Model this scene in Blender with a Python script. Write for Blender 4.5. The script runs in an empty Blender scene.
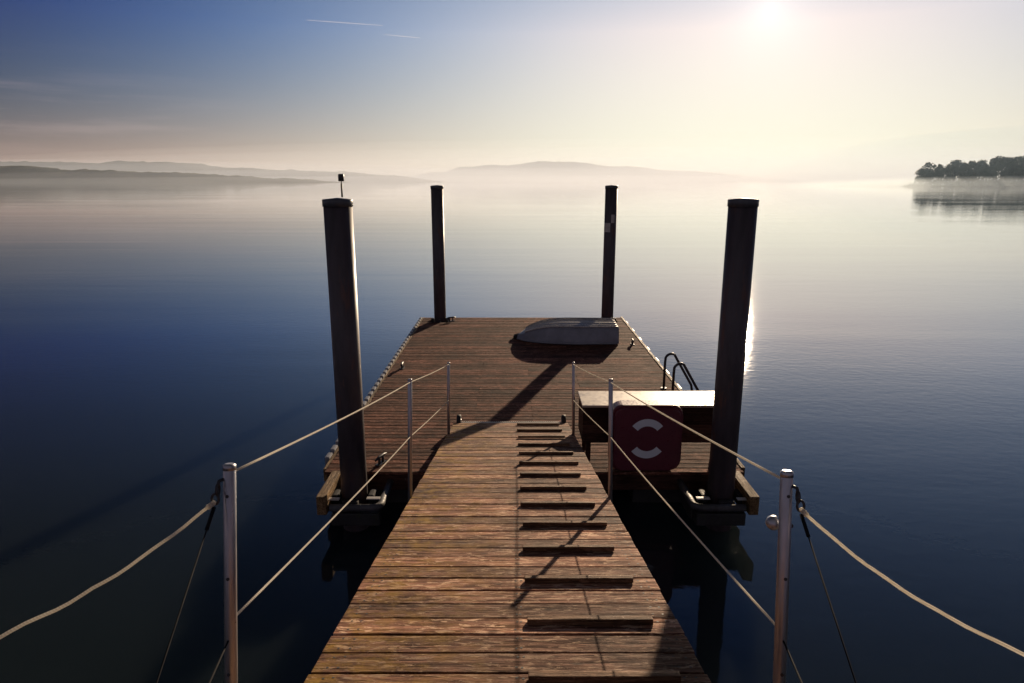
import bpy, bmesh, math, random
from mathutils import Vector, Matrix, noise
R = math.radians
random.seed(7)
S = bpy.context.scene
COL = S.collection

# ------------------------------------------------------------------ helpers
class MB:
    """collects shapes, builds ONE mesh object"""
    def __init__(self):
        self.bm = bmesh.new()
    def box(self, lo, hi, bevel=0.0):
        lo, hi = Vector(lo), Vector(hi)
        vs = [self.bm.verts.new((x, y, z)) for x in (lo.x, hi.x) for y in (lo.y, hi.y) for z in (lo.z, hi.z)]
        idx = [(0,1,3,2),(4,6,7,5),(0,4,5,1),(2,3,7,6),(0,2,6,4),(1,5,7,3)]
        fs = [self.bm.faces.new([vs[i] for i in f]) for f in idx]
        if bevel:
            es = list({e for f in fs for e in f.edges})
            bmesh.ops.bevel(self.bm, geom=es, offset=bevel, segments=2, affect='EDGES', profile=0.7)
        return self
    def tube(self, pts, r, n=10, caps=True):
        pts = [Vector(p) for p in pts]
        rs = r if isinstance(r, (list, tuple)) else [r]*len(pts)
        rings = []
        up = None
        for i, p in enumerate(pts):
            a = pts[max(i-1, 0)]; b = pts[min(i+1, len(pts)-1)]
            t = (b-a).normalized()
            if up is None:
                up = Vector((0,0,1)) if abs(t.z) < 0.9 else Vector((1,0,0))
            u = (up - t*up.dot(t))
            if u.length < 1e-5:
                u = t.orthogonal()
            u.normalize(); v = t.cross(u); up = u
            rings.append([self.bm.verts.new(p + (u*math.cos(2*math.pi*k/n) + v*math.sin(2*math.pi*k/n))*rs[i]) for k in range(n)])
        for A, B in zip(rings, rings[1:]):
            for k in range(n):
                f = self.bm.faces.new((A[k], A[(k+1) % n], B[(k+1) % n], B[k])); f.smooth = True
        if caps:
            self.bm.faces.new(rings[0][::-1]); self.bm.faces.new(rings[-1])
        return self
    def lathe(self, prof, c=(0,0,0), n=32, axis='z'):
        c = Vector(c); rings = []
        for r, h in prof:
            ring = []
            for k in range(n):
                a = 2*math.pi*k/n
                if axis == 'z': p = Vector((r*math.cos(a), r*math.sin(a), h))
                elif axis == 'x': p = Vector((h, r*math.cos(a), r*math.sin(a)))
                else: p = Vector((r*math.sin(a), h, r*math.cos(a)))
                ring.append(self.bm.verts.new(c+p))
            rings.append(ring)
        for A, B in zip(rings, rings[1:]):
            for k in range(n):
                f = self.bm.faces.new((A[k], A[(k+1) % n], B[(k+1) % n], B[k])); f.smooth = True
        if prof[0][0] > 1e-6: self.bm.faces.new(rings[0][::-1])
        if prof[-1][0] > 1e-6: self.bm.faces.new(rings[-1])
        return self
    def prism(self, outline, d0, d1, axis='y', bevel=0.0):
        """outline of 2D points extruded along an axis"""
        def P(a, b, d):
            return {'y': (a, d, b), 'x': (d, a, b), 'z': (a, b, d)}[axis]
        A = [self.bm.verts.new(P(a, b, d0)) for a, b in outline]
        B = [self.bm.verts.new(P(a, b, d1)) for a, b in outline]
        n = len(A)
        fs = [self.bm.faces.new(A), self.bm.faces.new(B[::-1])]
        for k in range(n):
            fs.append(self.bm.faces.new((A[k], B[k], B[(k+1) % n], A[(k+1) % n])))
        if bevel:
            es = list({e for f in fs[:2] for e in f.edges})
            bmesh.ops.bevel(self.bm, geom=es, offset=bevel, segments=3, affect='EDGES', profile=0.6)
        return self
    def build(self, name, mat, parent=None, loc=None):
        bmesh.ops.recalc_face_normals(self.bm, faces=self.bm.faces)
        me = bpy.data.meshes.new(name)
        self.bm.to_mesh(me); self.bm.free()
        if mat: me.materials.append(mat)
        o = bpy.data.objects.new(name, me); COL.objects.link(o)
        if parent: o.parent = parent
        if loc: o.location = loc
        return o

def tag(o, label=None, cat=None, group=None, kind=None):
    if label: o['label'] = label
    if cat: o['category'] = cat
    if group: o['group'] = group
    if kind: o['kind'] = kind
    return o

def thing(name, label, cat, loc=(0,0,0), rot=(0,0,0), group=None):
    o = bpy.data.objects.new(name, None); COL.objects.link(o)
    o.location = loc; o.rotation_euler = rot; o.empty_display_size = .3
    return tag(o, label, cat, group)

def rounded_rect(x0, z0, x1, z1, r, n=8):
    pts = []
    for cx, cz, a0 in ((x1-r, z1-r, 0), (x0+r, z1-r, 90), (x0+r, z0+r, 180), (x1-r, z0+r, 270)):
        for k in range(n+1):
            a = R(a0 + 90*k/n); pts.append((cx+r*math.cos(a), cz+r*math.sin(a)))
    return pts

# ------------------------------------------------------------------ materials
class NT:
    def __init__(self, name):
        self.m = bpy.data.materials.new(name); self.m.use_nodes = True
        self.t = self.m.node_tree; self.b = self.t.nodes['Principled BSDF']
        self.out = self.t.nodes['Material Output']
    def n(self, typ, **kw):
        nd = self.t.nodes.new(typ)
        for k, v in kw.items():
            if k in nd.inputs.keys(): nd.inputs[k].default_value = v
            else: setattr(nd, k, v)
        return nd
    def l(self, a, b): self.t.links.new(a, b)
    def coords(self, scale=(1,1,1), what='Object'):
        tc = self.n('ShaderNodeTexCoord'); mp = self.n('ShaderNodeMapping')
        mp.inputs['Scale'].default_value = scale
        self.l(tc.outputs[what], mp.inputs['Vector']); return mp.outputs['Vector']
    def noise(self, vec, scale, detail=4, rough=.55, dist=0):
        nd = self.n('ShaderNodeTexNoise'); nd.inputs['Scale'].default_value = scale
        nd.inputs['Detail'].default_value = detail; nd.inputs['Roughness'].default_value = rough
        nd.inputs['Distortion'].default_value = dist
        if vec: self.l(vec, nd.inputs['Vector'])
        return nd.outputs['Fac']
    def ramp(self, fac, stops):
        nd = self.n('ShaderNodeValToRGB'); cr = nd.color_ramp
        while len(cr.elements) < len(stops): cr.elements.new(.5)
        for e, (p, c) in zip(cr.elements, stops):
            e.position = p; e.color = (c, c, c, 1) if isinstance(c, (int, float)) else (*c, 1)
        self.l(fac, nd.inputs['Fac']); return nd.outputs['Color']
    def mix(self, fac, a, b, mode='MIX'):
        nd = self.n('ShaderNodeMix', data_type='RGBA', blend_type=mode)
        for sock, v in ((nd.inputs[0], fac), (nd.inputs[6], a), (nd.inputs[7], b)):
            if hasattr(v, 'links'): self.l(v, sock)
            elif isinstance(v, (int, float)): sock.default_value = v if sock == nd.inputs[0] else (v, v, v, 1)
            else: sock.default_value = (*v, 1)
        return nd.outputs[2]
    def math(self, op, a, b=0.0):
        nd = self.n('ShaderNodeMath', operation=op)
        for s, v in zip(nd.inputs, (a, b)):
            if hasattr(v, 'links'): self.l(v, s)
            else: s.default_value = v
        return nd.outputs[0]
    def bump(self, h, strength=.3, dist=.01):
        nd = self.n('ShaderNodeBump'); nd.inputs['Strength'].default_value = strength
        nd.inputs['Distance'].default_value = dist
        self.l(h, nd.inputs['Height']); self.l(nd.outputs['Normal'], self.b.inputs['Normal'])
    def set(self, col=None, rough=None, metal=None, spec=None):
        for key, v in (('Base Color', col), ('Roughness', rough), ('Metallic', metal), ('Specular IOR Level', spec)):
            if v is None: continue
            if hasattr(v, 'links'): self.l(v, self.b.inputs[key])
            else: self.b.inputs[key].default_value = (*v, 1) if isinstance(v, tuple) else v

def wood(name, dark, light, axis='x', lichen=0.0, rough=(.5, .8), pale=.35, grain=1.0):
    m = NT(name)
    sc = (1.3, 26, 26) if axis == 'x' else (26, 1.3, 26)
    geo = m.n('ShaderNodeNewGeometry')
    rnd = geo.outputs['Random Per Island']
    # every board gets its own piece of the grain
    tc = m.n('ShaderNodeTexCoord')
    off = m.n('ShaderNodeVectorMath', operation='SCALE'); off.inputs[0].default_value = (37, 53, 71)
    m.l(rnd, off.inputs['Scale'])
    add = m.n('ShaderNodeVectorMath', operation='ADD')
    m.l(tc.outputs['Object'], add.inputs[0]); m.l(off.outputs[0], add.inputs[1])
    mp = m.n('ShaderNodeMapping'); mp.inputs['Scale'].default_value = sc
    m.l(add.outputs[0], mp.inputs['Vector']); v = mp.outputs['Vector']
    g1 = m.noise(v, 2.2*grain, 6, .62, .6)
    g2 = m.noise(v, 9*grain, 3, .6)
    mp2 = m.n('ShaderNodeMapping'); mp2.inputs['Scale'].default_value = (.9, 3.5, 3.5) if axis == 'x' else (3.5, .9, 3.5)
    m.l(add.outputs[0], mp2.inputs['Vector'])
    blot = m.noise(mp2.outputs['Vector'], 3.0, 5, .65, .3)
    worn = m.noise(mp2.outputs['Vector'], 11.0, 6, .7, .8)
    base = m.mix(m.ramp(g1, [(.38, 0.0), (.60, 1.0)]), dark, light)
    base = m.mix(m.math('MULTIPLY', m.ramp(g2, [(.42, 0.0), (.66, 1.0)]), .55), base, tuple(c*.4 for c in dark))
    base = m.mix(m.math('MULTIPLY', m.ramp(blot, [(.46, 0.0), (.66, 1.0)]), .65), base, tuple(c*.55 for c in dark))
    base = m.mix(m.math('MULTIPLY', m.ramp(worn, [(.535, 0.0), (.585, 1.0)]), pale), base, (min(.6, light[0]*1.7+.05), min(.5, light[1]*1.75+.04), min(.45, light[2]*1.8+.04)))
    kn = m.n('ShaderNodeTexVoronoi'); kn.inputs['Scale'].default_value = 3.2
    mp3 = m.n('ShaderNodeMapping'); mp3.inputs['Scale'].default_value = (1.0, 2.6, 2.6) if axis == 'x' else (2.6, 1.0, 2.6)
    m.l(add.outputs[0], mp3.inputs['Vector']); m.l(mp3.outputs['Vector'], kn.inputs['Vector'])
    base = m.mix(m.math('MULTIPLY', m.ramp(kn.outputs['Distance'], [(.05, 1.0), (.13, 0.0)]), .8), base, tuple(c*.35 for c in dark))
    base = m.mix(1.0, base, m.ramp(rnd, [(0, .50), (.5, .92), (1, 1.50)]), 'MULTIPLY')
    stain = m.noise(tc.outputs['Object'], 1.5, 5, .65, .5)
    base = m.mix(1.0, base, m.ramp(stain, [(.36, .55), (.50, 1.0), (.68, 1.2)]), 'MULTIPLY')
    if lichen:
        sep = m.n('ShaderNodeSeparateXYZ'); m.l(tc.outputs['Object'], sep.inputs[0])
        side = m.n('ShaderNodeMapRange'); side.inputs['From Min'].default_value = .15; side.inputs['From Max'].default_value = -.8
        m.l(sep.outputs['X'], side.inputs['Value'])
        ln = m.noise(tc.outputs['Object'], 5.5, 8, .7)
        mask = m.math('MULTIPLY', m.ramp(ln, [(.45, 0.0), (.66, 1.0)]), side.outputs[0])
        base = m.mix(m.math('MULTIPLY', mask, lichen), base, (.34, .20, .03))
    m.set(base, m.ramp(g1, [(.3, rough[1]), (.7, rough[0])]), spec=.10)
    h = m.math('ADD', m.math('ADD', m.math('MULTIPLY', g1, .8), m.math('MULTIPLY', g2, .6)), m.math('MULTIPLY', worn, .5))
    m.bump(h, 1.0, .012)
    return m.m

def painted(name, col, rough=.5, metal=0.0, var=.35, stain=None, scale=6, spec=.5, streak=True):
    m = NT(name)
    v = m.coords((1, 1, .18) if streak else (1, 1, 1))
    a = m.noise(v, scale, 6, .65); b = m.noise(v, scale*6, 4, .6)
    c = m.mix(m.ramp(a, [(.3, 0.0), (.7, 1.0)]), tuple(x*(1-var) for x in col), tuple(min(.95, x*(1+var)) for x in col))
    if stain:
        c = m.mix(m.ramp(m.noise(v, scale*1.7, 7, .7), [(.55, 0.0), (.68, 1.0)]), c, stain)
    m.set(c, m.ramp(b, [(.3, max(.04, rough-.12)), (.7, min(1, rough+.15))]), metal, spec)
    m.bump(m.math('ADD', a, m.math('MULTIPLY', b, .4)), .25, .004)
    return m.m

M = {}
M['gang'] = wood('gangway_wood', (.082, .033, .019), (.43, .210, .132), lichen=.85, pale=.75, rough=(.6, .9))
M['deck'] = wood('dock_wood', (.055, .021, .014), (.22, .090, .056), pale=.6, rough=(.75, .95))
M['batten'] = wood('batten_wood', (.08, .04, .022), (.24, .13, .07), pale=.25)
M['timber'] = wood('side_timber_wood', (.12, .07, .03), (.34, .21, .10), axis='y', pale=.3)
M['chest'] = wood('chest_wood', (.05, .022, .015), (.10, .045, .03), axis='x', pale=.1)
M['chest_top'] = painted('chest_top_paint', (.44, .36, .28), .42, var=.12, streak=False, scale=3)
M['pile'] = painted('pile_paint', (.062, .050, .056), .5, var=.45, stain=(.13, .06, .042), scale=4)
M['cap'] = painted('pile_cap_paint', (.06, .065, .075), .4, var=.3)
M['steel'] = painted('galvanised_steel', (.42, .42, .45), .38, metal=.85, var=.18, scale=12)
M['dark_steel'] = painted('dark_steel', (.035, .035, .04), .45, metal=.3, var=.4, stain=(.06, .03, .015))
M['frame_steel'] = painted('frame_steel', (.06, .06, .064), .6, metal=.1, var=.4, stain=(.05,.04,.03))
M['alu'] = painted('hull_aluminium', (.20, .205, .235), .42, metal=.15, var=.22, scale=4, streak=False)
M['strake'] = painted('strake_aluminium', (.45, .43, .40), .32, metal=.7, var=.15, streak=False)
M['red'] = painted('red_plastic', (.12, .018, .030), .36, var=.15, streak=False, spec=.5)
M['white'] = painted('white_reflective', (.72, .74, .78), .5, var=.06, streak=False)
M['rubber'] = painted('black_rubber', (.012, .012, .014), .7, var=.3, streak=False)
M['fender'] = painted('grey_fender', (.20, .21, .24), .5, var=.35, streak=False)
M['pontoon'] = painted('pontoon_plastic', (.018, .018, .018), .6, var=.4, stain=(.03, .035, .012), streak=False)
M['plate'] = painted('pale_plate', (.45, .43, .40), .5, var=.2, streak=False)
M['lamp'] = painted('lamp_black', (.015, .015, .016), .4, var=.1)
M['wire'] = painted('wire_steel', (.012, .012, .014), .9, metal=.0, var=.2, spec=.1)

def rope_mat():
    m = NT('rope_fibre')
    tc = m.n('ShaderNodeTexCoord')
    w = m.n('ShaderNodeTexWave'); w.wave_type = 'BANDS'; w.bands_direction = 'DIAGONAL'
    w.inputs['Scale'].default_value = 60; w.inputs['Distortion'].default_value = 1.2
    m.l(tc.outputs['Object'], w.inputs['Vector'])
    c = m.mix(w.outputs['Fac'], (.80, .74, .64), (.95, .92, .84))
    m.set(c, .85, spec=.15); m.bump(w.outputs['Fac'], .5, .003)
    tr = m.n('ShaderNodeBsdfTranslucent'); m.l(c, tr.inputs['Color'])
    mx = m.n('ShaderNodeMixShader'); mx.inputs[0].default_value = .6
    m.l(m.b.outputs[0], mx.inputs[1]); m.l(tr.outputs[0], mx.inputs[2]); m.l(mx.outputs[0], m.out.inputs['Surface'])
    return m.m
M['rope'] = rope_mat()

def leaf_mat():
    m = NT('far_foliage')
    v = m.coords()
    c = m.mix(m.noise(v, .35, 4), (.028, .034, .022), (.065, .07, .04))
    m.set(c, .8, spec=.15); return m.m
M['leaf'] = leaf_mat()
M['bark'] = painted('far_bark', (.06, .045, .035), .9, var=.3)

def hill_mat():
    m = NT('hill_woods')
    v = m.coords((1, 1, 2.5))
    c = m.mix(m.ramp(m.noise(v, .006, 8, .7), [(.4, 0.0), (.6, 1.0)]), (.03, .04, .02), (.09, .085, .045))
    m.set(c, .95, spec=.05); return m.m
M['hill'] = hill_mat()

def water_mat():
    m = NT('lake_water')
    tc = m.n('ShaderNodeTexCoord')
    def mapped(sc, rot=0):
        mp = m.n('ShaderNodeMapping'); mp.inputs['Scale'].default_value = sc
        mp.inputs['Rotation'].default_value = (0, 0, rot)
        m.l(tc.outputs['Object'], mp.inputs['Vector']); return mp.outputs['Vector']
    fine = m.noise(mapped((1, 1.6, 1), .35), 4.2, 3, .5, .2)
    mid = m.noise(mapped((.35, 1.0, 1), -.12), 1.1, 3, .5, .4)
    swell = m.noise(mapped((.05, .42, 1), .06), .55, 2, .45, .3)
    patch = m.noise(mapped((.02, .05, 1)), 1.0, 3, .5)
    calm = m.ramp(patch, [(.38, .25), (.62, 1.0)])
    h = m.math('ADD', m.math('MULTIPLY', fine, .0075), m.math('MULTIPLY', mid, .010))
    h = m.math('MULTIPLY', h, calm)
    h = m.math('ADD', h, m.math('MULTIPLY', swell, .030))
    nd = m.n('ShaderNodeBump'); nd.inputs['Strength'].default_value = .5; nd.inputs['Distance'].default_value = 1.0
    m.l(h, nd.inputs['Height']); m.l(nd.outputs['Normal'], m.b.inputs['Normal'])
    c = m.mix(m.noise(mapped((.3, .3, 1)), 1.0, 5, .6), (.010, .016, .019), (.016, .023, .027))
    m.set(c, .026, spec=.5)
    m.b.subsurface_method = 'BURLEY'; m.b.inputs['Subsurface Weight'].default_value = 1.0
    m.b.inputs['Subsurface Radius'].default_value = (.8, 1.0, 1.1); m.b.inputs['Subsurface Scale'].default_value = .9; m.b.inputs['IOR'].default_value = 1.333
    m.b.inputs['Coat Weight'].default_value = .7; m.b.inputs['Coat IOR'].default_value = 1.333; m.b.inputs['Coat Roughness'].default_value = .018
    m.l(nd.outputs['Normal'], m.b.inputs['Coat Normal'])
    return m.m
M['water'] = water_mat()

# ------------------------------------------------------------------ figures of the place
F = .50                 # deck above water
CAM_Z = 3.90
PITCH = 13.4
SKY_KH, SKY_KT, SKY_C0, SKY_KE = (0.000229, 0.000520, 0.000622), (0.003063, 0.001692, 0.000444), (0.734353, 0.723566, 0.529450), (0.264718, 0.522842, -0.068752)
SKY_KU, SKY_KG = (3.4, 2.3, 1.0), (-1.3, -.4, .9)
SUN_EL, SUN_AZ = 12.2, 19.45      # azimuth to the right of +Y

# ------------------------------------------------------------------ water
w = MB()
L = 11500
vs = [w.bm.verts.new(p) for p in ((-L, -1500, 0), (L, -1500, 0), (L, L, 0), (-L, L, 0))]
w.bm.faces.new(vs)
tag(w.build('water', M['water']), kind='structure')

# ------------------------------------------------------------------ hills
def ridge(name, x0, x1, y0, depth, prof, seed, rough=.12, nx=460, ny=16):
    """a wooded ridge: prof = list of (x, height)"""
    m = MB(); rows = []
    def H(x):
        for (xa, ha), (xb, hb) in zip(prof, prof[1:]):
            if xa <= x <= xb:
                t = (x-xa)/(xb-xa); t = t*t*(3-2*t); return ha+(hb-ha)*t
        return 0
    for j in range(ny+1):
        v = j/ny; row = []
        env = math.sin(math.pi*v)**.7 if 0 < v < 1 else 0
        for i in range(nx+1):
            x = x0+(x1-x0)*i/nx
            y = y0+depth*v + 60*noise.noise(Vector((x*.002, v*3, seed)))
            h = H(x)*env
            h += h*rough*(noise.fractal(Vector((x*.004, y*.004, seed)), 1.0, 2.0, 4))
            h += env*min(h, 14)*(.45*noise.noise(Vector((x*.02, y*.02, seed+9)))+.35*noise.noise(Vector((x*.06, y*.03, seed+5))))
            row.append(m.bm.verts.new((x, y, max(h, 0)-.6 if env == 0 else max(h, 0)-.3)))
        rows.append(row)
    for A, B in zip(rows, rows[1:]):
        for i in range(nx):
            f = m.bm.faces.new((A[i], A[i+1], B[i+1], B[i])); f.smooth = True
    o = m.build(name, M['hill']); tag(o, kind='structure'); return o
# near left shore ridge (about 2.6 km), a higher one behind it, the faded hill far in the middle
ridge('hills', -3300, -700, 2500, 500, [(-3300, 74), (-2500, 68), (-2020, 66), (-1700, 46), (-1400, 40), (-1150, 26), (-900, 14), (-700, 2)], 1.3)
ridge('hills', -5200, -500, 4300, 900, [(-5200, 150), (-3800, 140), (-3000, 128), (-2400, 132), (-1900, 95), (-1300, 70), (-800, 40), (-500, 6)], 4.1)
ridge('hills', -2600, 3600, 8200, 1400, [(-2600, 20), (-1400, 60), (-900, 120), (-600, 190), (-100, 205), (350, 250), (800, 235), (1400, 190), (2200, 130), (3600, 20)], 7.7, rough=.07)

# ------------------------------------------------------------------ far wood on the right shore
sh = MB()
n = 40; rows = []
for j, v in enumerate((0, .12, .5, 1)):
    row = []
    for i in range(n+1):
        u = i/n; x = 306+u*300
        wob = 6*noise.noise(Vector((u*9, 0, 3.3)))
        y0 = 522-u*18+wob + (1-min(1, u*14))*20
        y = y0+v*120*min(1, u*5+.04)
        z = (-.4, .5, 1.2, 1.0)[j]*min(1, u*12+.02)-.1
        row.append(sh.bm.verts.new((x, y, z)))
    rows.append(row)
for A, B in zip(rows, rows[1:]):
    for i in range(n):
        sh.bm.faces.new((A[i], A[i+1], B[i+1], B[i]))
tag(sh.build('shore', M['hill']), kind='structure')

def crown_mb(seed, hgt=1.0):
    """unit tree crown, 1 high from .18 up: leaf clumps on a lobed volume"""
    rnd = random.Random(seed); m = MB()
    lobes = []
    for k in range(9):
        a = rnd.uniform(0, 6.28); rr = rnd.uniform(.04, .21); z = rnd.uniform(.32, .84)
        lobes.append((Vector((rr*math.cos(a), rr*math.sin(a), z)), rnd.uniform(.10, .19)*(1.15-.45*z)))
    lobes.append((Vector((0, 0, .86)), .11))
    for c, r in lobes:
        for q in range(95):
            d = Vector((rnd.gauss(0, 1), rnd.gauss(0, 1), rnd.gauss(0, 1))).normalized()
            p = c+d*r*rnd.uniform(.35, 1.12)
            s = rnd.uniform(.016, .042)
            u = Vector((rnd.gauss(0, 1), rnd.gauss(0, 1), rnd.gauss(0, 1))).normalized()
            t = u.orthogonal().normalized(); b = u.cross(t)
            pts = [p+t*s*rnd.uniform(.6, 1.2), p+b*s*rnd.uniform(.6, 1.2), p-t*s*rnd.uniform(.6, 1.2), p-b*s*rnd.uniform(.6, 1.2)]
            m.bm.faces.new([m.bm.verts.new(x) for x in pts])
    return m
def trunk_mb(seed):
    rnd = random.Random(seed); m = MB()
    m.tube([(0, 0, -.02), (.004, .003, .25), (-.006, .004, .55), (0, 0, .85)], [.02, .016, .011, .004], 7)
    for k in range(6):
        a = rnd.uniform(0, 6.28); z = rnd.uniform(.22, .6); l = rnd.uniform(.14, .24)
        m.tube([(0, 0, z), (l*.5*math.cos(a), l*.5*math.sin(a), z+l*.5), (l*math.cos(a), l*math.sin(a), z+l*1.05)], [.009, .006, .002], 5)
    return m
protos = []
WOOD = 'trees of the misty wood on the right shore'
def tree_thing(loc, h, wid, rot, label):
    t = thing('tree', label, 'tree', loc, (0, 0, rot), WOOD); t.scale = (h*wid, h*wid, h); return t
rnd = random.Random(21)
tree_spots = []
px = 318.0
def top_h(x):
    return 16.3 + 7.2*min(1, (x-316)/70) + 1.2*math.sin(x*.31) + .9*math.sin(x*.83+1)
for row, (dy, dz) in enumerate(((0, 0), (13, .3))):
    x = 316.5+row*3.2
    while x < 455:
        tree_spots.append((x+rnd.uniform(-.8, .8), 533+dy+rnd.uniform(-3, 3)-(x-318)*.06, top_h(x)*rnd.uniform(.9, 1.04)*(1 if row else .93)))
        x += rnd.uniform(4.6, 6.8)
COMMON = 'dark tree among others in the far misty wood on the right shore'
for i, (x, y, h) in enumerate(tree_spots):
    lab = COMMON
    if i == 0: lab = 'outermost tree of the far wood, at the tip of the point by open water'
    t = tree_thing((x, y, .3), h*rnd.uniform(.93, 1.08), rnd.uniform(.75, 1.1), rnd.uniform(0, 6.28), lab)
    k = i % 6
    if i < 6:
        c = crown_mb(100+i).build('crown', M['leaf'], t); tr = trunk_mb(200+i).build('trunk', M['bark'], t)
        protos.append((c, tr))
    else:
        for src in protos[k]:
            d = src.copy(); COL.objects.link(d); d.parent = t
bush = MB(); rb = random.Random(5)
for q in range(5200):
    x = rb.uniform(312, 470); y = 528+rb.uniform(0, 22)-(x-318)*.06
    top = 5.0+3*noise.noise(Vector((x*.12, y*.1, 0)))
    if x < 322: top *= max(.15, (x-310)/12)
    z = rb.uniform(.2, 1)*top
    s = rb.uniform(.3, .8); u = Vector((rb.gauss(0,1), rb.gauss(0,1), rb.gauss(0,1))).normalized()
    t_ = u.orthogonal().normalized(); b_ = u.cross(t_); p = Vector((x, y, z))
    bush.bm.faces.new([bush.bm.verts.new(v) for v in (p+t_*s, p+b_*s, p-t_*s, p-b_*s)])
tag(bush.build('undergrowth', M['leaf']), 'dark undergrowth along the far wooded shore on the right', 'undergrowth', kind='stuff')

# ------------------------------------------------------------------ floating dock
X0, X1 = -2.25, 2.79       # deck sides
Y0, Y1 = 7.50, 17.0        # near and far edge
PILES = [(-1.81, 7.12), (2.40, 7.12), (-1.81, 16.62), (2.40, 16.62)]
dock = thing('floating_dock', 'wide floating dock with weathered brown plank deck on the calm lake', 'dock', (0, 12, 0))
DL = Vector((0, 12, 0))
def D(x, y, z): return (x-DL.x, y-DL.y, z-DL.z)
def dbox(m, x0, y0, z0, x1, y1, z1, bevel=0): m.box(D(x0, y0, z0), D(x1, y1, z1), bevel)
deck = MB(); y = Y0; r = random.Random(3)
pitch = .1225
while y + .115 <= Y1+.001:
    segs = [(X0, X1)]
    for (px_, py_) in PILES[2:]:
        if y < py_+.24 and y+.115 > py_-.24:
            new = []
            for a, b in segs:
                if a < px_-.22 and b > px_+.22: new += [(a, px_-.22), (px_+.22, b)]
                else: new.append((a, b))
            segs = new
    dz = r.uniform(-.003, .003)
    for a, b in segs:
        # boards are butted at a random joist
        if b-a > 3:
            j = r.choice((-.55, .3, 1.15)); parts = [(a, j-.002), (j+.002, b)]
        else: parts = [(a, b)]
        for p0, p1 in parts:
            e0 = r.uniform(-.008, .008) if p0 == X0 else 0; e1 = r.uniform(-.008, .008) if p1 == X1 else 0
            dbox(deck, p0+e0, y+r.uniform(-.0015, .0015), F-.034+dz, p1+e1, y+.1065, F+dz, .004)
    y += pitch
deck.build('deck', M['deck'], dock)
bm_ = MB()
for x in (X0+.12, -1.0, .25, 1.55, X1-.12): dbox(bm_, x-.06, Y0+.1, F-.20, x+.06, Y1-.1, F-.036)
bm_.build('joist', M['dark_steel'], dock)
fa = MB()
dbox(fa, X0+.02, Y0+.012, F-.24, X1-.02, Y0+.075, F-.037, .006)
fa.build('fascia', M['chest'], dock)
fa = MB()
dbox(fa, X0+.02, Y1-.075, F-.24, X1-.02, Y1-.012, F-.037, .006)
fa.build('fascia', M['chest'], dock)
for k, (xa, xb) in enumerate(((-1.95, -1.1), (-.5, .9), (1.5, 2.55))):
    p = MB()
    yy = Y0+.2
    while yy < Y1-1.0:
        dbox(p, xa, yy, -.25, xb, yy+1.08, F-.21, .05); yy += 1.12
    p.build('pontoon', M['pontoon'], dock)
# side strakes
st = MB(); dbox(st, X1+.003, Y0+.1, F-.17, X1+.05, Y1, F+.012, .008); st.build('rubbing_strake', M['timber'], dock)
st = MB(); dbox(st, X0-.05, Y0+.1, F-.17, X0-.003, Y1, F-.008, .008); st.build('rubbing_strake', M['timber'], dock)
yy = 7.9
while yy < Y1-.2:
    fd = MB(); dbox(fd, X0-.115, yy, F-.15, X0-.052, yy+.17, F+.015, .02); fd.build('fender', M['fender'], dock); yy += .26
yy = 8.2
while yy < Y1-.2:
    fd = MB(); dbox(fd, X1+.052, yy, F-.17, X1+.10, yy+.3, F-.02, .02); fd.build('fender', M['fender'], dock); yy += .9
# arms round the two near piles: side timber, steel collar, rollers
def pile_arm(sx, xin, xout, px_, py_):
    t0, t1 = (xout, xout+.105) if sx < 0 else (xout-.105, xout)
    t = MB(); dbox(t, t0, 6.80, F-.20, t1, Y0-.006, F+.02, .01); t.build('side_timber', M['timber'], dock)
    # rounded U of square tube in front of the deck edge
    c = MB(); zc = F-.13
    x_a, x_b = xin, (t1+.03 if sx < 0 else t0-.03)
    yn = 6.84; rr = .09
    pts = [(x_a, Y0+.005, zc), (x_a, yn+rr, zc)]
    sgn = -1 if sx < 0 else 1
    for k in range(1, 7):
        a = R(90*k/6); pts.append((x_a+sgn*rr*(1-math.cos(a)), yn+rr-rr*math.sin(a), zc))
    pts += [(x_b, yn, zc)]
    c.tube([D(*p) for p in pts], .042, 8)
    c.build('pile_collar', M['frame_steel'], dock)
    b = MB(); xl, xr = sorted((x_a, x_b))
    dbox(b, xl+.02, 6.80, F-.33, xr, 6.93, F-.185, .012)
    dbox(b, xl-.01, 6.95, F-.33, xl+.09, Y0-.01, F-.185, .012)
    b.build('collar_beam', M['pontoon'], dock)
    for (qx, qy, hx, hy) in ((px_-.205, py_, .035, .09), (px_+.205, py_, .035, .09), (px_, py_-.215, .09, .035), (px_, py_+.225, .09, .035)):
        q = MB(); dbox(q, qx-hx, qy-hy, F-.20, qx+hx, qy+hy, F-.075, .02); q.build('roller', M['rubber'], dock)
    for (qx, qy) in ((px_+sgn*.20, py_-.19), (px_-sgn*.25, py_-.17)):
        q = MB(); dbox(q, qx-.075, qy-.028, F-.074, qx+.075, qy+.028, F-.062, .003); q.build('bracket_plate', M['plate'], dock)
pile_arm(-1, -1.47, -2.16, *PILES[0])
pile_arm(1, 2.03, 2.73, *PILES[1])
for (px_, py_) in PILES[2:]:
    for k in range(4):
        a = R(90*k); c = MB()
        cx_, cy_ = px_+.19*math.cos(a), py_+.19*math.sin(a)
        dbox(c, cx_-.035, cy_-.035, F-.06, cx_+.035, cy_+.035, F+.05, .01)
        c.build('roller', M['dark_steel'], dock)
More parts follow.
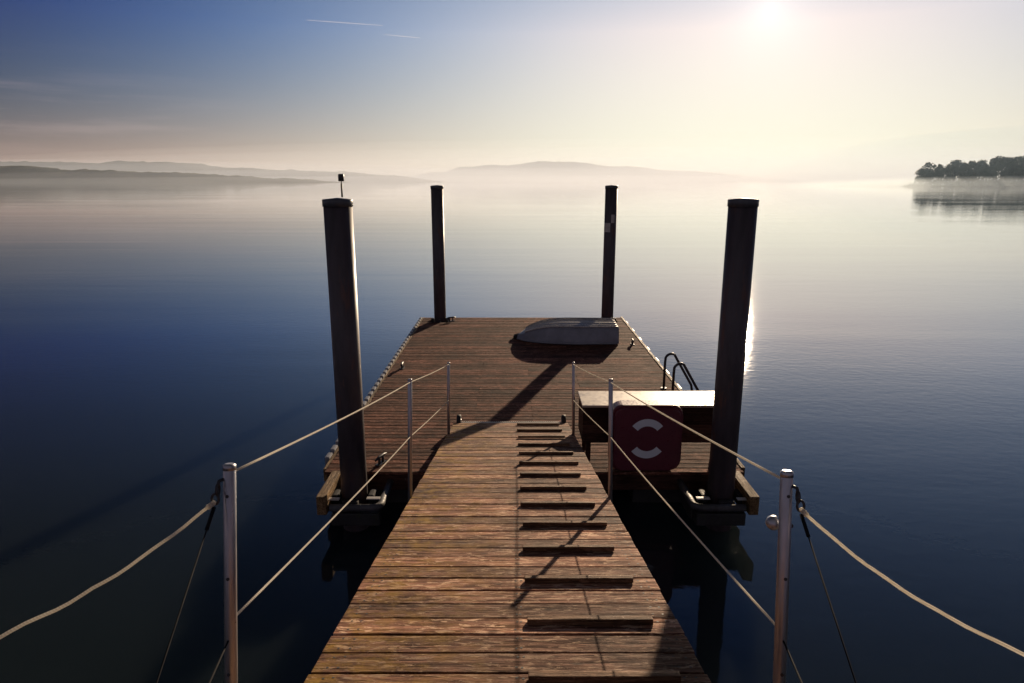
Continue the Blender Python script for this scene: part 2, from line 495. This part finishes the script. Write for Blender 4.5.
def cleat(x, y, rot):
    m = MB()
    m.tube([(-.13, 0, .085), (-.06, 0, .098), (.06, 0, .098), (.13, 0, .085)], [.012, .018, .018, .012], 8)
    m.tube([(-.045, 0, .0), (-.04, 0, .095)], .017, 8); m.tube([(.045, 0, .0), (.04, 0, .095)], .017, 8)
    m.box((-.09, -.035, 0), (.09, .035, .012), .003)
    o = m.build('cleat', M['dark_steel'], dock, D(x, y, F+.001)); o.rotation_euler = (0, 0, rot)
for c in ((-2.05, 12.1, R(90)), (-1.62, 7.75, R(70)), (2.58, 9.3, R(90)), (2.58, 14.0, R(90)), (-1.52, 16.45, R(30))): cleat(*c)

# ------------------------------------------------------------------ mooring piles
def pile(x, y, top, label, extra=None):
    t = thing('mooring_pile', label, 'pile', (x, y, 0), group='steel mooring piles of the dock')
    m = MB(); m.lathe([(.148, -.6), (.148, top-.05)], n=40); m.build('shaft', M['pile'], t)
    c = MB(); c.lathe([(.150, top-.075), (.156, top-.073), (.156, top-.008), (.150, top), (.0, top+.016)], n=40)
    c.build('cap', M['cap'], t); return t
p1 = pile(*PILES[0], 3.72, 'dark steel mooring pile with a thin lamp rod on top, left of the gangway')
p2 = pile(*PILES[1], 3.72, 'dark steel mooring pile beside the wooden chest, right of the gangway')
p3 = pile(*PILES[2], 3.80, 'far mooring pile standing at the bare outer corner of the dock deck')
p4 = pile(*PILES[3], 3.80, 'far mooring pile behind the overturned dinghy, pale plates on its shaft')
q = MB(); q.tube([(.055, -.02, 3.74), (.055, -.02, 3.88)], .009, 8); q.tube([(.055, -.02, 3.88), (.055, -.02, 3.915)], .005, 6)
rod = q.build('lamp_rod', M['lamp'], p1)
q = MB(); q.lathe([(.026, 3.90), (.030, 3.905), (.030, 3.965), (.022, 3.975)], (.055, -.02, 0), 16); q.build('lamp_head', M['lamp'], rod)
for (z0, z1, a0, a1) in ((2.70, 2.92, 195, 262), (2.92, 3.12, 268, 300)):
    q = MB(); A = []; B = []
    for k in range(9):
        a = R(a0+(a1-a0)*k/8)
        A.append([(rr*math.cos(a), rr*math.sin(a)) for rr in (.150, .157)])
    outline = [p[0] for p in A]+[p[1] for p in A[::-1]]
    q.prism(outline, z0, z1, 'z'); q.build('plate', M['plate'], p4)

# ------------------------------------------------------------------ gangway
SL = 11.7
GO = Vector((-.01, 8.92, F+.10))
gang = thing('gangway', 'sloping wooden gangway with roped railings leading down to the floating dock', 'gangway', GO, (R(-SL), 0, 0))
HW = .795
NEAR = -10.2
pl = MB(); yy = -.165; r = random.Random(11); seam = .045
pp = .168
while yy > NEAR:
    dz = r.uniform(-.003, .003)
    pl.box((-HW-.015+r.uniform(-.004, .004), yy+r.uniform(-.002, .002), -.042+dz), (HW+r.uniform(-.004, .004), yy+.1525, dz), .006)
    for sx_ in (-.745, -.70, .03, .055, .70, .745):
        for q in (.035, .12):
            c_ = Vector((sx_+r.uniform(-.006, .006), yy+q+r.uniform(-.006, .006), dz+.0012))
            f_ = pl.bm.faces.new([pl.bm.verts.new(c_+Vector((.0058*math.cos(2*math.pi*j/8), .0058*math.sin(2*math.pi*j/8), 0))) for j in range(8)]); f_.material_index = 1
    yy -= pp
pk = pl.build('planking', M['gang'], gang); pk.data.materials.append(M['rubber'])
# tread battens on the right half, one every third plank
yb = -.235
while yb > NEAR+.3:
    b = MB(); b.box((seam+.035+r.uniform(-.006, .006), yb-.022, .0045), (.655+r.uniform(-.02, .02), yb+.022, .033), .005)
    b.build('tread_batten', M['batten'], gang); yb -= pp*3
for sx in (-1, 1):
    s = MB(); s.box((sx*.74-.035, NEAR, -.22), (sx*.74+.035, -.02, -.0445), .006); s.build('stringer', M['dark_steel'], gang)
    s = MB(); s.lathe([(.075, -.03), (.09, -.024), (.09, .024), (.075, .03)], (sx*.74, .07, .015), 24, 'x'); wh = s.build('wheel', M['rubber'], gang)
    s = MB(); s.lathe([(.03, -.034), (.03, .034)], (sx*.74, .07, .015), 16, 'x'); s.build('hub', M['steel'], wh)
e = MB(); e.box((-.70, -.004, -.010), (.70, .055, .004), .001)
for k in range(47):
    x = -.69+1.38*k/46; e.box((x-.007, .012, .004), (x+.007, .046, .012))
e.build('end_plate', M['plate'], gang)
for k in range(9):
    cb = MB(); cb.box((-.70, -.4-k*1.15, -.19), (.70, -.34-k*1.15, -.07)); cb.build('cross_beam', M['dark_steel'], gang)

POST_Y = (-.95, -4.0, -7.47)
# each post leans and stands a little differently: x at foot, x at top, height
POST = {-1: ((.790, .790, .905), (.815, .813, .955), (.812, .808, 1.005)),
        1: ((.785, .785, .905), (.806, .806, .955), (.782, .806, .985))}
def post_x(sx, k, h):
    xb, xt, H = POST[sx][k]; return sx*(xb+(xt-xb)*h/H)
for sx in (-1, 1):
    for k, py_ in enumerate(POST_Y):
        xb, xt, h = POST[sx][k]
        m = MB()
        m.tube([(post_x(sx, k, z), py_, z) for z in (-.20, h-.006, h)], [.0178, .0178, .0150], 20)
        post = m.build('rail_post', M['steel'], gang)
        m = MB(); m.lathe([(.0183, h-.012), (.0183, h+.003), (.012, h+.007)], (sx*xt, py_, 0), 20); m.build('post_cap', M['steel'], post)
        m = MB(); m.box((sx*.76-.012, py_-.04, -.21), (sx*.76+.012, py_+.04, -.05), .003); m.build('post_bracket', M['dark_steel'], post)
        if k == 2:
            for hz in (.92, .68, .40):
                m = MB(); m.lathe([(.005, -.0195), (.005, .0195)], (post_x(sx, k, hz), py_, hz), 10, 'y'); m.build('bolt', M['dark_steel'], post)
            # shackle and thimble the shore rope is made fast to
            m = MB(); cx_ = abs(post_x(sx, k, .95))
            m.tube([(sx*(cx_+.012), py_-.01, h-.036), (sx*(cx_+.022), py_-.022, h-.040), (sx*(cx_+.022), py_-.026, h-.052)], .005, 8)
            m.tube([(sx*(cx_+.023), py_-.026+.010*math.cos(a_), h-.064+.016*math.sin(a_)) for a_ in [2*math.pi*q/14 for q in range(15)]], .004, 8, False)
            m.tube([(sx*(cx_+.028+.010*math.cos(a_)), py_-.032, h-.088+.015*math.sin(a_)) for a_ in [2*math.pi*q/14 for q in range(15)]], .004, 8, False)
            m.build('shackle', M['dark_steel'], post)
        if k == 2 and sx == 1:
            m = MB(); pr = [(0, .0)]+[(.022*math.sin(R(a)), .022*(1-math.cos(R(a)))) for a in range(15, 100, 12)]+[(.021, .030), (.013, .034)]
            m.lathe([(a, -.055+b*1.0) for a, b in pr], (0, 0, 0), 24, 'x')
            kn = m.build('dome_lamp', M['steel'], post, (post_x(sx, k, .82)+.014, py_+.036, .828))
            m = MB(); m.tube([(-.012, 0, 0), (.006, -.01, 0), (.006, -.032, 0)], .007, 8); m.build('bracket', M['dark_steel'], kn)

def catenary(a, b, sag, n=14, wob=0.0, seed=0):
    a, b = Vector(a), Vector(b); out = []
    for k in range(n+1):
        t = k/n; p = a.lerp(b, t); p.z -= sag*4*t*(1-t)
        if wob:
            p.z += wob*noise.noise(Vector((t*5, seed, 0))); p.x += wob*noise.noise(Vector((t*5, seed, 7)))
        out.append(p)
    return out
ROPES = {-1: (((.885, .935, .985), .0041), ((.435, .495, .555), .0037)),
         1: (((.885, .935, .962), .0041), ((.435, .495, .525), .0037))}
for sx in (-1, 1):
    for hs, rr in ROPES[sx]:
        P_ = [(post_x(sx, k, hs[k])-sx*.004, POST_Y[k], hs[k]) for k in range(3)]
        path = [(P_[0][0], P_[0][1]+.005, P_[0][2])]
        path += catenary(P_[0], P_[1], .010, 12)[1:]
        path += catenary(P_[1], P_[2], .012, 16)[1:]
        m = MB(); m.tube(path, rr, 8)
        m.build('guard_rope', M['rope'], gang)

GM = Matrix.Translation(GO) @ Matrix.Rotation(R(-SL), 4, 'X')
def G(x, y, z): return GM @ Vector((x, y, z))
# shore ropes and stays leaving the near posts
for sx, side in ((-1, 'left'), (1, 'right')):
    h = POST[sx][2][2]; x0 = abs(post_x(sx, 2, .9))
    a = G(sx*(x0+.030), POST_Y[2]-.036, h-.098)
    if sx < 0: mid, end = Vector((-1.22, 1.39, CAM_Z-1.056)), Vector((-1.66, .72, CAM_Z-1.16))
    else: mid, end = Vector((1.22, 1.384, CAM_Z-1.097)), Vector((1.66, .70, CAM_Z-1.20))
    pts = catenary(a, mid, .026 if sx < 0 else .036, 18, .010, sx*3.1)[:-1]+catenary(mid, end, .012, 10, .0, sx)
    m = MB(); m.tube([p-a for p in pts], .0046, 8)
    for k in range(4):                                  # the whipping of the eye
        p = (pts[0].lerp(pts[1], k*.16))-a
        m.tube([p-Vector((0, .003, 0)), p+Vector((0, .003, 0))], .0075, 8)
    o = m.build('rope', M['rope'], None, a); tag(o, 'pale slack rope tied to the front %s rail post, sagging out to the %s' % (side, side), 'rope', 'slack ropes at the near rail posts')
    b = G(sx*(x0+.030), POST_Y[2]-.036, h-.112); c = G(sx*.80, POST_Y[2]-1.05, -.05)
    m = MB(); m.tube([(0, 0, 0), (c-b)*.05], .0055, 8); m.tube([(c-b)*.05, (c-b)*.5, c-b], .0022, 6)
    o = m.build('stay_wire', M['wire'], None, b); tag(o, 'thin wire stay slanting down from the top of the front %s rail post' % side, 'wire', 'wire stays at the near rail posts')
    b = G(post_x(sx, 2, .50)-sx*.0, POST_Y[2]-.019, .50); c = G(sx*.79, POST_Y[2]-1.30, -.05)
    m = MB(); m.tube([(0, 0, 0), (c-b)*.5, c-b], .0026, 6)
    o = m.build('stay_wire', M['wire'], None, b); tag(o, 'short wire stay leaving the middle of the front %s rail post' % side, 'wire', 'wire stays at the near rail posts')

# ------------------------------------------------------------------ overturned dinghy
dg = thing('dinghy', 'small grey dinghy turned keel up on the far end of the dock', 'boat', (1.18, 14.56, F), (0, 0, R(-1.5)))
LEN = 2.16
def hull_section(u):
    """u 0 bow (-x) .. 1 transom; returns half beam at gunwale, half beam at bottom, height of bottom"""
    b = .62*(1-(1-min(1, u/.62))**2.3)**.48 if u < .62 else .62-.05*((u-.62)/.38)
    b = max(b, .16)
    hb = .50*(1-(1-min(1, u/.60))**2.0)**.62 if u < .60 else .50-.02*((u-.6)/.4)
    hb = max(hb, .02)
    z = .36*(1-(1-min(1, u/.50))**2.4)**.66 if u < .50 else .36
    z = max(.10, z)
    return b, hb, z
hl = MB(); rings = []; NS = 36
for i in range(NS+1):
    u = i/NS; x = -LEN/2+LEN*u+.02
    b, hb, z = hull_section(u)
    sec = [(-b, .02), (-b*1.0, .07), (-(b*.75+hb*.25), z*.42), (-(b*.3+hb*.7), z*.78), (-hb, z*.965), (-hb*.86, z), (-hb*.3, z+.012), (0, z+.016)]
    sec = sec+[(-a, c) for a, c in sec[:-1][::-1]]
    rings.append([hl.bm.verts.new((x, a, c)) for a, c in sec])
for A, B in zip(rings, rings[1:]):
    for k in range(len(A)-1):
        f = hl.bm.faces.new((A[k], A[k+1], B[k+1], B[k])); f.smooth = True
hl.bm.faces.new(rings[0])
hull = hl.build('hull', M['alu'], dg)
tm = MB()
b, hb, z = hull_section(1)
xt = LEN/2+.022
tm.prism([(-b, .02), (-hb, z*.96), (-hb*.86, z), (hb*.86, z), (hb, z*.96), (b, .02)], xt, xt+.02, 'x'); tm.build('transom', M['alu'], dg)
gw = MB()
for sy in (-1, 1):
    pts = [(-LEN/2+LEN*i/NS+.02, sy*(hull_section(i/NS)[0]+.012), .035) for i in range(NS+1)]
    gw.tube(pts, .024, 8)
gw.build('gunwale', M['alu'], dg)
for off in (-1.0, -.62, -.22, .22, .62, 1.0):
    k_ = MB(); pts = []
    for i in range(3, NS+1):
        b, hb, z = hull_section(i/NS); pts.append((-LEN/2+LEN*i/NS+.02, off*hb*.93, z+(.014 if abs(off) < .5 else .006)))
    k_.tube(pts, .019, 6); k_.build('strake', M['strake'], dg)
bw = MB(); bw.tube([(-LEN/2-.05, 0, .05), (-LEN/2+.04, 0, .09)], .03, 8); bw.box((-LEN/2-.07, -.05, .0), (-LEN/2+.02, .05, .06), .01); bw.build('bow_fitting', M['rubber'], dg)

# ------------------------------------------------------------------ wooden chest on legs
BX0, BX1, BY0, BY1 = .87, 2.74, 7.80, 8.33
BH0, BH1 = .25, .745
ch = thing('storage_chest', 'long raised wooden storage chest with pale lid at the near edge of the dock', 'chest', (BX0, BY0, F+.004))
def C3(x, y, z): return (x-BX0, y-BY0, z)
t = MB(); t.box(C3(BX0-.015, BY0-.03, BH1-.028), C3(BX1+.03, BY1+.02, BH1), .006); t.build('lid', M['chest_top'], ch)
t = MB(); zz = BH0
while zz < BH1-.1:
    t.box(C3(BX0, BY0, zz), C3(BX1, BY0+.024, zz+.114), .004); zz += .117
t.build('front_panel', M['chest'], ch)
t = MB(); t.box(C3(BX0, BY1-.026, BH0), C3(BX1, BY1-.002, BH1-.031), .003); t.build('back_panel', M['chest'], ch)
for x in (BX0, BX1-.024):
    t = MB(); t.box(C3(x, BY0+.026, BH0), C3(x+.024, BY1-.029, BH1-.031), .003); t.build('side_panel', M['chest'], ch)
t = MB(); t.box(C3(BX0+.03, BY0+.03, BH0), C3(BX1-.03, BY1-.03, BH0+.02)); t.build('floor', M['chest'], ch)
for x in (BX0+.05, BX1-.11):
    for y in (BY0+.03, BY1-.09):
        t = MB(); t.box(C3(x, y, 0), C3(x+.06, y+.06, BH0-.002), .004); t.build('leg', M['chest'], ch)

# ------------------------------------------------------------------ lifebuoy cabinet
LX, LY = 1.60, 7.50
lb = thing('lifebuoy_cabinet', 'dark red rounded lifebuoy case with two white arcs, in front of the wooden chest', 'lifebuoy case', (LX, LY, F+.004))
cs = MB(); cs.prism(rounded_rect(-.425, .005, .425, .835, .13), 0.02, .20, 'y', .022); cs.build('case', M['red'], lb)
cv = MB(); cv.prism(rounded_rect(-.39, .035, .39, .805, .105), -.022, .017, 'y', .016); cv.build('cover', M['red'], lb)
def arc(a0, a1):
    out = [(.235*math.cos(R(a0+(a1-a0)*k/20)), .430+.235*math.sin(R(a0+(a1-a0)*k/20))*1.05) for k in range(21)]
    inn = [(.150*math.cos(R(a0+(a1-a0)*k/20)), .430+.150*math.sin(R(a0+(a1-a0)*k/20))*1.05) for k in range(21)]
    m = MB(); m.prism(out+inn[::-1], -.0275, -.0235, 'y'); m.build('reflective_arc', M['white'], lb)
arc(40, 140); arc(220, 320)
lg = MB(); lg.box((-.30, .205, 0), (-.25, .255, .70), .004); lg.box((.25, .205, 0), (.30, .255, .70), .004); lg.box((-.30, .1, 0), (-.25, .2, .028)); lg.box((.25, .1, 0), (.30, .2, .028)); lg.build('stand', M['dark_steel'], lb)

# ------------------------------------------------------------------ swimming ladder
ld = thing('swimming_ladder', 'dark tubular swimming ladder with two hoop rails on the side of the dock', 'ladder', (2.56, 10.55, F+.004))
for yy in (-.32, .30):
    pts = [(0, yy, 0), (0, yy, .45)]
    for k in range(1, 7):
        a = R(120*k/6); pts.append((.10*(1-math.cos(a)), yy, .50+.10*math.sin(a)))
    pts += [(.46, yy, .06), (.50, yy, -.15), (.50, yy, -1.3)]
    m = MB(); m.tube(pts, .022, 10); m.lathe([(.05, 0), (.05, .012)], (0, yy, 0), 16); m.build('handrail', M['dark_steel'], ld)
for zz in (-.25, -.5, -.75):
    m = MB(); m.box((.46, -.30, zz-.015), (.54, .28, zz+.015), .005); m.build('rung', M['dark_steel'], ld)

# ------------------------------------------------------------------ haze, mist
def volume(name, mb, dens, col, aniso, label=None):
    m = bpy.data.materials.new(name); m.use_nodes = True; t = m.node_tree
    t.nodes.remove(t.nodes['Principled BSDF'])
    v = t.nodes.new('ShaderNodeVolumePrincipled'); v.inputs['Color'].default_value = (*col, 1)
    v.inputs['Density'].default_value = dens; v.inputs['Anisotropy'].default_value = aniso
    t.links.new(v.outputs[0], t.nodes['Material Output'].inputs['Volume'])
    o = mb.build(name, m); tag(o, label, 'haze' if label else None, kind='stuff'); return o
HZ = MB(); HZ.box((-12000, -2000, -1.7), (12000, 12000, 410))
volume('haze', HZ, .3e-4, (.62, .78, 1.0), .3, 'pale haze over the whole lake and its far shores')
def lens(cx, cy, rx, ry, rz, n=64, m_=14, p=5.0, v=.6):
    m = MB(); rings = []
    se = lambda q: math.copysign(abs(q)**(2/p), q)
    for j in range(1, m_):
        a = math.pi*j/m_-math.pi/2
        rings.append([m.bm.verts.new((cx+rx*abs(math.cos(a))**v*se(math.cos(2*math.pi*k/n)), cy+ry*abs(math.cos(a))**v*se(math.sin(2*math.pi*k/n)), max(-1.2, rz*math.sin(a)))) for k in range(n)])
    for A, B in zip(rings, rings[1:]):
        for k in range(n): m.bm.faces.new((A[k], A[(k+1) % n], B[(k+1) % n], B[k]))
    m.bm.faces.new(rings[0][::-1]); m.bm.faces.new(rings[-1]); return m
MIST = 'low pale mist lying on the water in front of the far wood'
for rx, ry, rz, dn, g, c in ((285, 95, 8.4, .0022, .36, (.80, .91, 1.0)), (278, 90, 7.3, .0025, .36, (.80, .91, 1.0)), (270, 86, 6.2, .003, .36, (.80, .91, 1.0)), (262, 80, 5.0, .003, .36, (.80, .91, 1.0)), (285, 130, 45, .0010, .2, (.55, .78, 1.0))):
    volume('mist_bank', lens(500, 520, rx, ry, rz), dn, c, g, MIST)
FAR = 'pale mist veiling the hills and the far end of the lake'
for cx, cy, rx, ry, rz, dn in ((1300, 5000, 5000, 3900, 35, 1.6e-4), (1300, 5100, 5200, 3950, 75, 1.1e-4), (1300, 5300, 5500, 4000, 130, .8e-4),
                               (1300, 5600, 5900, 4000, 200, .6e-4), (1300, 6000, 6100, 4200, 270, .5e-4), (-2700, 4300, 3300, 2400, 120, 1.1e-4)):
    volume('mist_bank', lens(cx, cy, rx, ry, rz, p=2.0, v=1.0), dn, (.78, .85, .98), .3, FAR)

# ------------------------------------------------------------------ contrails high above
def contrail(px_a, px_b, alt, wid, label):
    m = MB(); n = 24; a, b = Vector(px_a), Vector(px_b); pts = []; rs = []
    for k in range(n+1):
        t = k/n; p = a.lerp(b, t); pts.append(p-a); rs.append(wid*1.3*(.15+.85*math.sin(math.pi*min(1, t*.75+.12)))*(1+.4*noise.noise(Vector((t*9, alt, 0)))))
    m.tube(pts, rs, 8)
    mt = bpy.data.materials.get('contrail')
    if not mt:
        q = NT('contrail'); mt = q.m
        tl = q.n('ShaderNodeBsdfTranslucent'); tl.inputs['Color'].default_value = (.95, .95, .95, 1)
        tp = q.n('ShaderNodeBsdfTransparent'); mx = q.n('ShaderNodeMixShader'); mx.inputs[0].default_value = .065
        q.l(tp.outputs[0], mx.inputs[1]); q.l(tl.outputs[0], mx.inputs[2]); q.l(mx.outputs[0], q.out.inputs['Surface'])
    o = m.build('contrail', mt, None, a); tag(o, label, 'contrail', 'vapour trails in the sky'); return o
def sky_point(px, py, dist):
    f = 672.; p = R(PITCH); xc = (px-512)/f; yc = (341.5-py)/f
    d = Vector((xc, math.cos(p)+yc*math.sin(p), -math.sin(p)+yc*math.cos(p))).normalized()
    return Vector((0, 0, CAM_Z))+d*dist
contrail(sky_point(306, 20, 15500), sky_point(383, 25.5, 15000), 1, 9, 'longer thin vapour trail high in the blue sky')
contrail(sky_point(384, 34.5, 15000), sky_point(421, 38, 14700), 2, 7, 'shorter thin vapour trail, lower of the two in the sky')

# ------------------------------------------------------------------ light
wd = bpy.data.worlds.new('World'); S.world = wd; wd.use_nodes = True
t = wd.node_tree; bg = t.nodes['Background']
sky = t.nodes.new('ShaderNodeTexSky'); sky.sky_type = 'NISHITA'; sky.sun_disc = False
sky.sun_elevation = R(SUN_EL); sky.sun_rotation = R(SUN_AZ)
sky.air_density = 1.0; sky.dust_density = 2.0; sky.ozone_density = 2.0; sky.altitude = 400
def wn(typ, **kw):
    nd = t.nodes.new(typ)
    for k, v in kw.items(): setattr(nd, k, v)
    return nd
def wm(op, a, b=0.0, clamp=False):
    nd = wn('ShaderNodeMath', operation=op, use_clamp=clamp)
    for s_, v in zip(nd.inputs, (a, b)):
        if hasattr(v, 'links'): t.links.new(v, s_)
        else: s_.default_value = v
    return nd.outputs[0]
def wv(op, a, b=None, c=None):
    nd = wn('ShaderNodeVectorMath', operation=op)
    for s_, v in zip(nd.inputs, (a, b, c)):
        if v is None: continue
        if hasattr(v, 'links'): t.links.new(v, s_)
        else: s_.default_value = v
    return nd
# hazy morning air: the clear-sky model is softened and falls off with the angle from the sun
sd0 = (math.sin(R(SUN_AZ))*math.cos(R(SUN_EL)), math.cos(R(SUN_AZ))*math.cos(R(SUN_EL)), math.sin(R(SUN_EL)))
tcw = wn('ShaderNodeTexCoord'); dirn = wv('NORMALIZE', tcw.outputs['Generated']).outputs[0]
dot = wv('DOT_PRODUCT', dirn, sd0).outputs['Value']
gam = wm('MULTIPLY', wm('ARCCOSINE', wm('MINIMUM', dot, .99999)), 57.2958)
gamc = wm('MINIMUM', gam, 66.0)
g2 = wm('MULTIPLY', gamc, gamc)
sepw = wn('ShaderNodeSeparateXYZ'); t.links.new(dirn, sepw.inputs[0])
el = wm('MULTIPLY', wm('ARCSINE', wm('MAXIMUM', sepw.outputs['Z'], 0.0)), 57.2958)
ef = wm('MINIMUM', wm('DIVIDE', el, 25.0), 1.5)
efk = wm('MINIMUM', ef, .46)
KH, KT = SKY_KH, SKY_KT
kk = wv('MULTIPLY_ADD', None, tuple(b-a for a, b in zip(KH, KT)), KH)
cmb = wn('ShaderNodeCombineXYZ')
for q in range(3): t.links.new(efk, cmb.inputs[q])
t.links.new(cmb.outputs[0], kk.inputs[0])
cmg = wn('ShaderNodeCombineXYZ')
for q in range(3): t.links.new(g2, cmg.inputs[q])
ex = wv('MULTIPLY_ADD', cmb.outputs[0], SKY_KE, wv('MULTIPLY', kk.outputs[0], cmg.outputs[0]).outputs[0]).outputs[0]
# the upper sky turns deep blue quickly
hi = wm('MAXIMUM', wm('SUBTRACT', ef, .45), 0.0)
cmh = wn('ShaderNodeCombineXYZ')
for q in range(3): t.links.new(hi, cmh.inputs[q])
ex = wv('MULTIPLY_ADD', cmh.outputs[0], SKY_KU, ex).outputs[0]
cmq = wn('ShaderNodeCombineXYZ'); hg = wm('MULTIPLY', hi, wm('DIVIDE', g2, 2000.0))
for q in range(3): t.links.new(hg, cmq.inputs[q])
ex = wv('MULTIPLY_ADD', cmq.outputs[0], SKY_KG, ex).outputs[0]
sx_ = wn('ShaderNodeSeparateXYZ'); t.links.new(ex, sx_.inputs[0])
cmo = wn('ShaderNodeCombineXYZ')
for q in range(3): t.links.new(wm('EXPONENT', wm('MULTIPLY', sx_.outputs[q], -1.0)), cmo.inputs[q])
# softened Nishita
ns = wv('SCALE', sky.outputs[0]); ns.inputs['Scale'].default_value = .10
soft = wv('DIVIDE', ns.outputs[0], wv('ADD', ns.outputs[0], (.03, .03, .03)).outputs[0]).outputs[0]
col = wv('MULTIPLY', soft, cmo.outputs[0]).outputs[0]
col = wv('MULTIPLY', col, SKY_C0).outputs[0]
# thin cirrus low on the left
mpw = wn('ShaderNodeMapping'); mpw.inputs['Scale'].default_value = (2.2, 2.2, 34); mpw.inputs['Rotation'].default_value = (.05, .10, 0)
t.links.new(dirn, mpw.inputs['Vector'])
nz = wn('ShaderNodeTexNoise'); nz.inputs['Scale'].default_value = 1.6; nz.inputs['Detail'].default_value = 6; nz.inputs['Roughness'].default_value = .6
t.links.new(mpw.outputs[0], nz.inputs['Vector'])
band = wm('MULTIPLY', wm('EXPONENT', wm('MULTIPLY', wm('POWER', wm('DIVIDE', wm('SUBTRACT', el, 4.6), 2.6), 2.0), -1.0)), wm('DIVIDE', wm('SUBTRACT', gam, 38.0), 20.0, True))
cir = wm('MULTIPLY', wm('MULTIPLY', wm('SUBTRACT', nz.outputs['Fac'], .47, True), 5.0, True), wm('MULTIPLY', band, .16))
cs_ = wv('SCALE', (.55, .40, .36)); t.links.new(cir, cs_.inputs['Scale'])
col = wv('ADD', col, cs_.outputs[0]).outputs[0]
# aureole of the sun
au = wm('EXPONENT', wm('DIVIDE', wm('MULTIPLY', gam, -1.0), 2.2))
as_ = wv('SCALE', (1.0, .92, .80)); t.links.new(wm('MULTIPLY', au, .22), as_.inputs['Scale'])
col = wv('ADD', col, as_.outputs[0]).outputs[0]
# the side of the sky that faces the sun is brighter again
bk = wm('DIVIDE', wm('SUBTRACT', gam, 70.0), 45.0, True)
bs_ = wv('SCALE', (.08, .075, .09)); t.links.new(bk, bs_.inputs['Scale'])
col = wv('ADD', col, bs_.outputs[0]).outputs[0]
fs = wv('SCALE', col); fs.inputs['Scale'].default_value = 10.0
t.links.new(fs.outputs[0], bg.inputs['Color'])
bg.inputs['Strength'].default_value = .10

sd = Vector((math.sin(R(SUN_AZ))*math.cos(R(SUN_EL)), math.cos(R(SUN_AZ))*math.cos(R(SUN_EL)), math.sin(R(SUN_EL))))
ln = bpy.data.lights.new('sun', 'SUN'); ln.energy = 4.5; ln.angle = R(.5); ln.color = (1, .77, .53)
so = bpy.data.objects.new('sun', ln); COL.objects.link(so); so.rotation_euler = sd.to_track_quat('Z', 'Y').to_euler()
so.location = sd*50

# ------------------------------------------------------------------ camera
cd = bpy.data.cameras.new('camera'); cd.sensor_width = 36; cd.lens = 672/1024*36
cd.clip_start = .05; cd.clip_end = 60000
cam = bpy.data.objects.new('camera', cd); COL.objects.link(cam)
cam.location = (0, 0, CAM_Z); cam.rotation_euler = (R(90-PITCH), 0, 0)
S.camera = cam
S.view_settings.view_transform = 'Standard'; S.view_settings.look = 'None'
S.view_settings.exposure = 0.6; S.view_settings.gamma = 1
S.cycles.use_denoising = True
S.cycles.volume_bounces = 1
S.cycles.max_bounces = 8
S.cycles.sample_clamp_indirect = 8
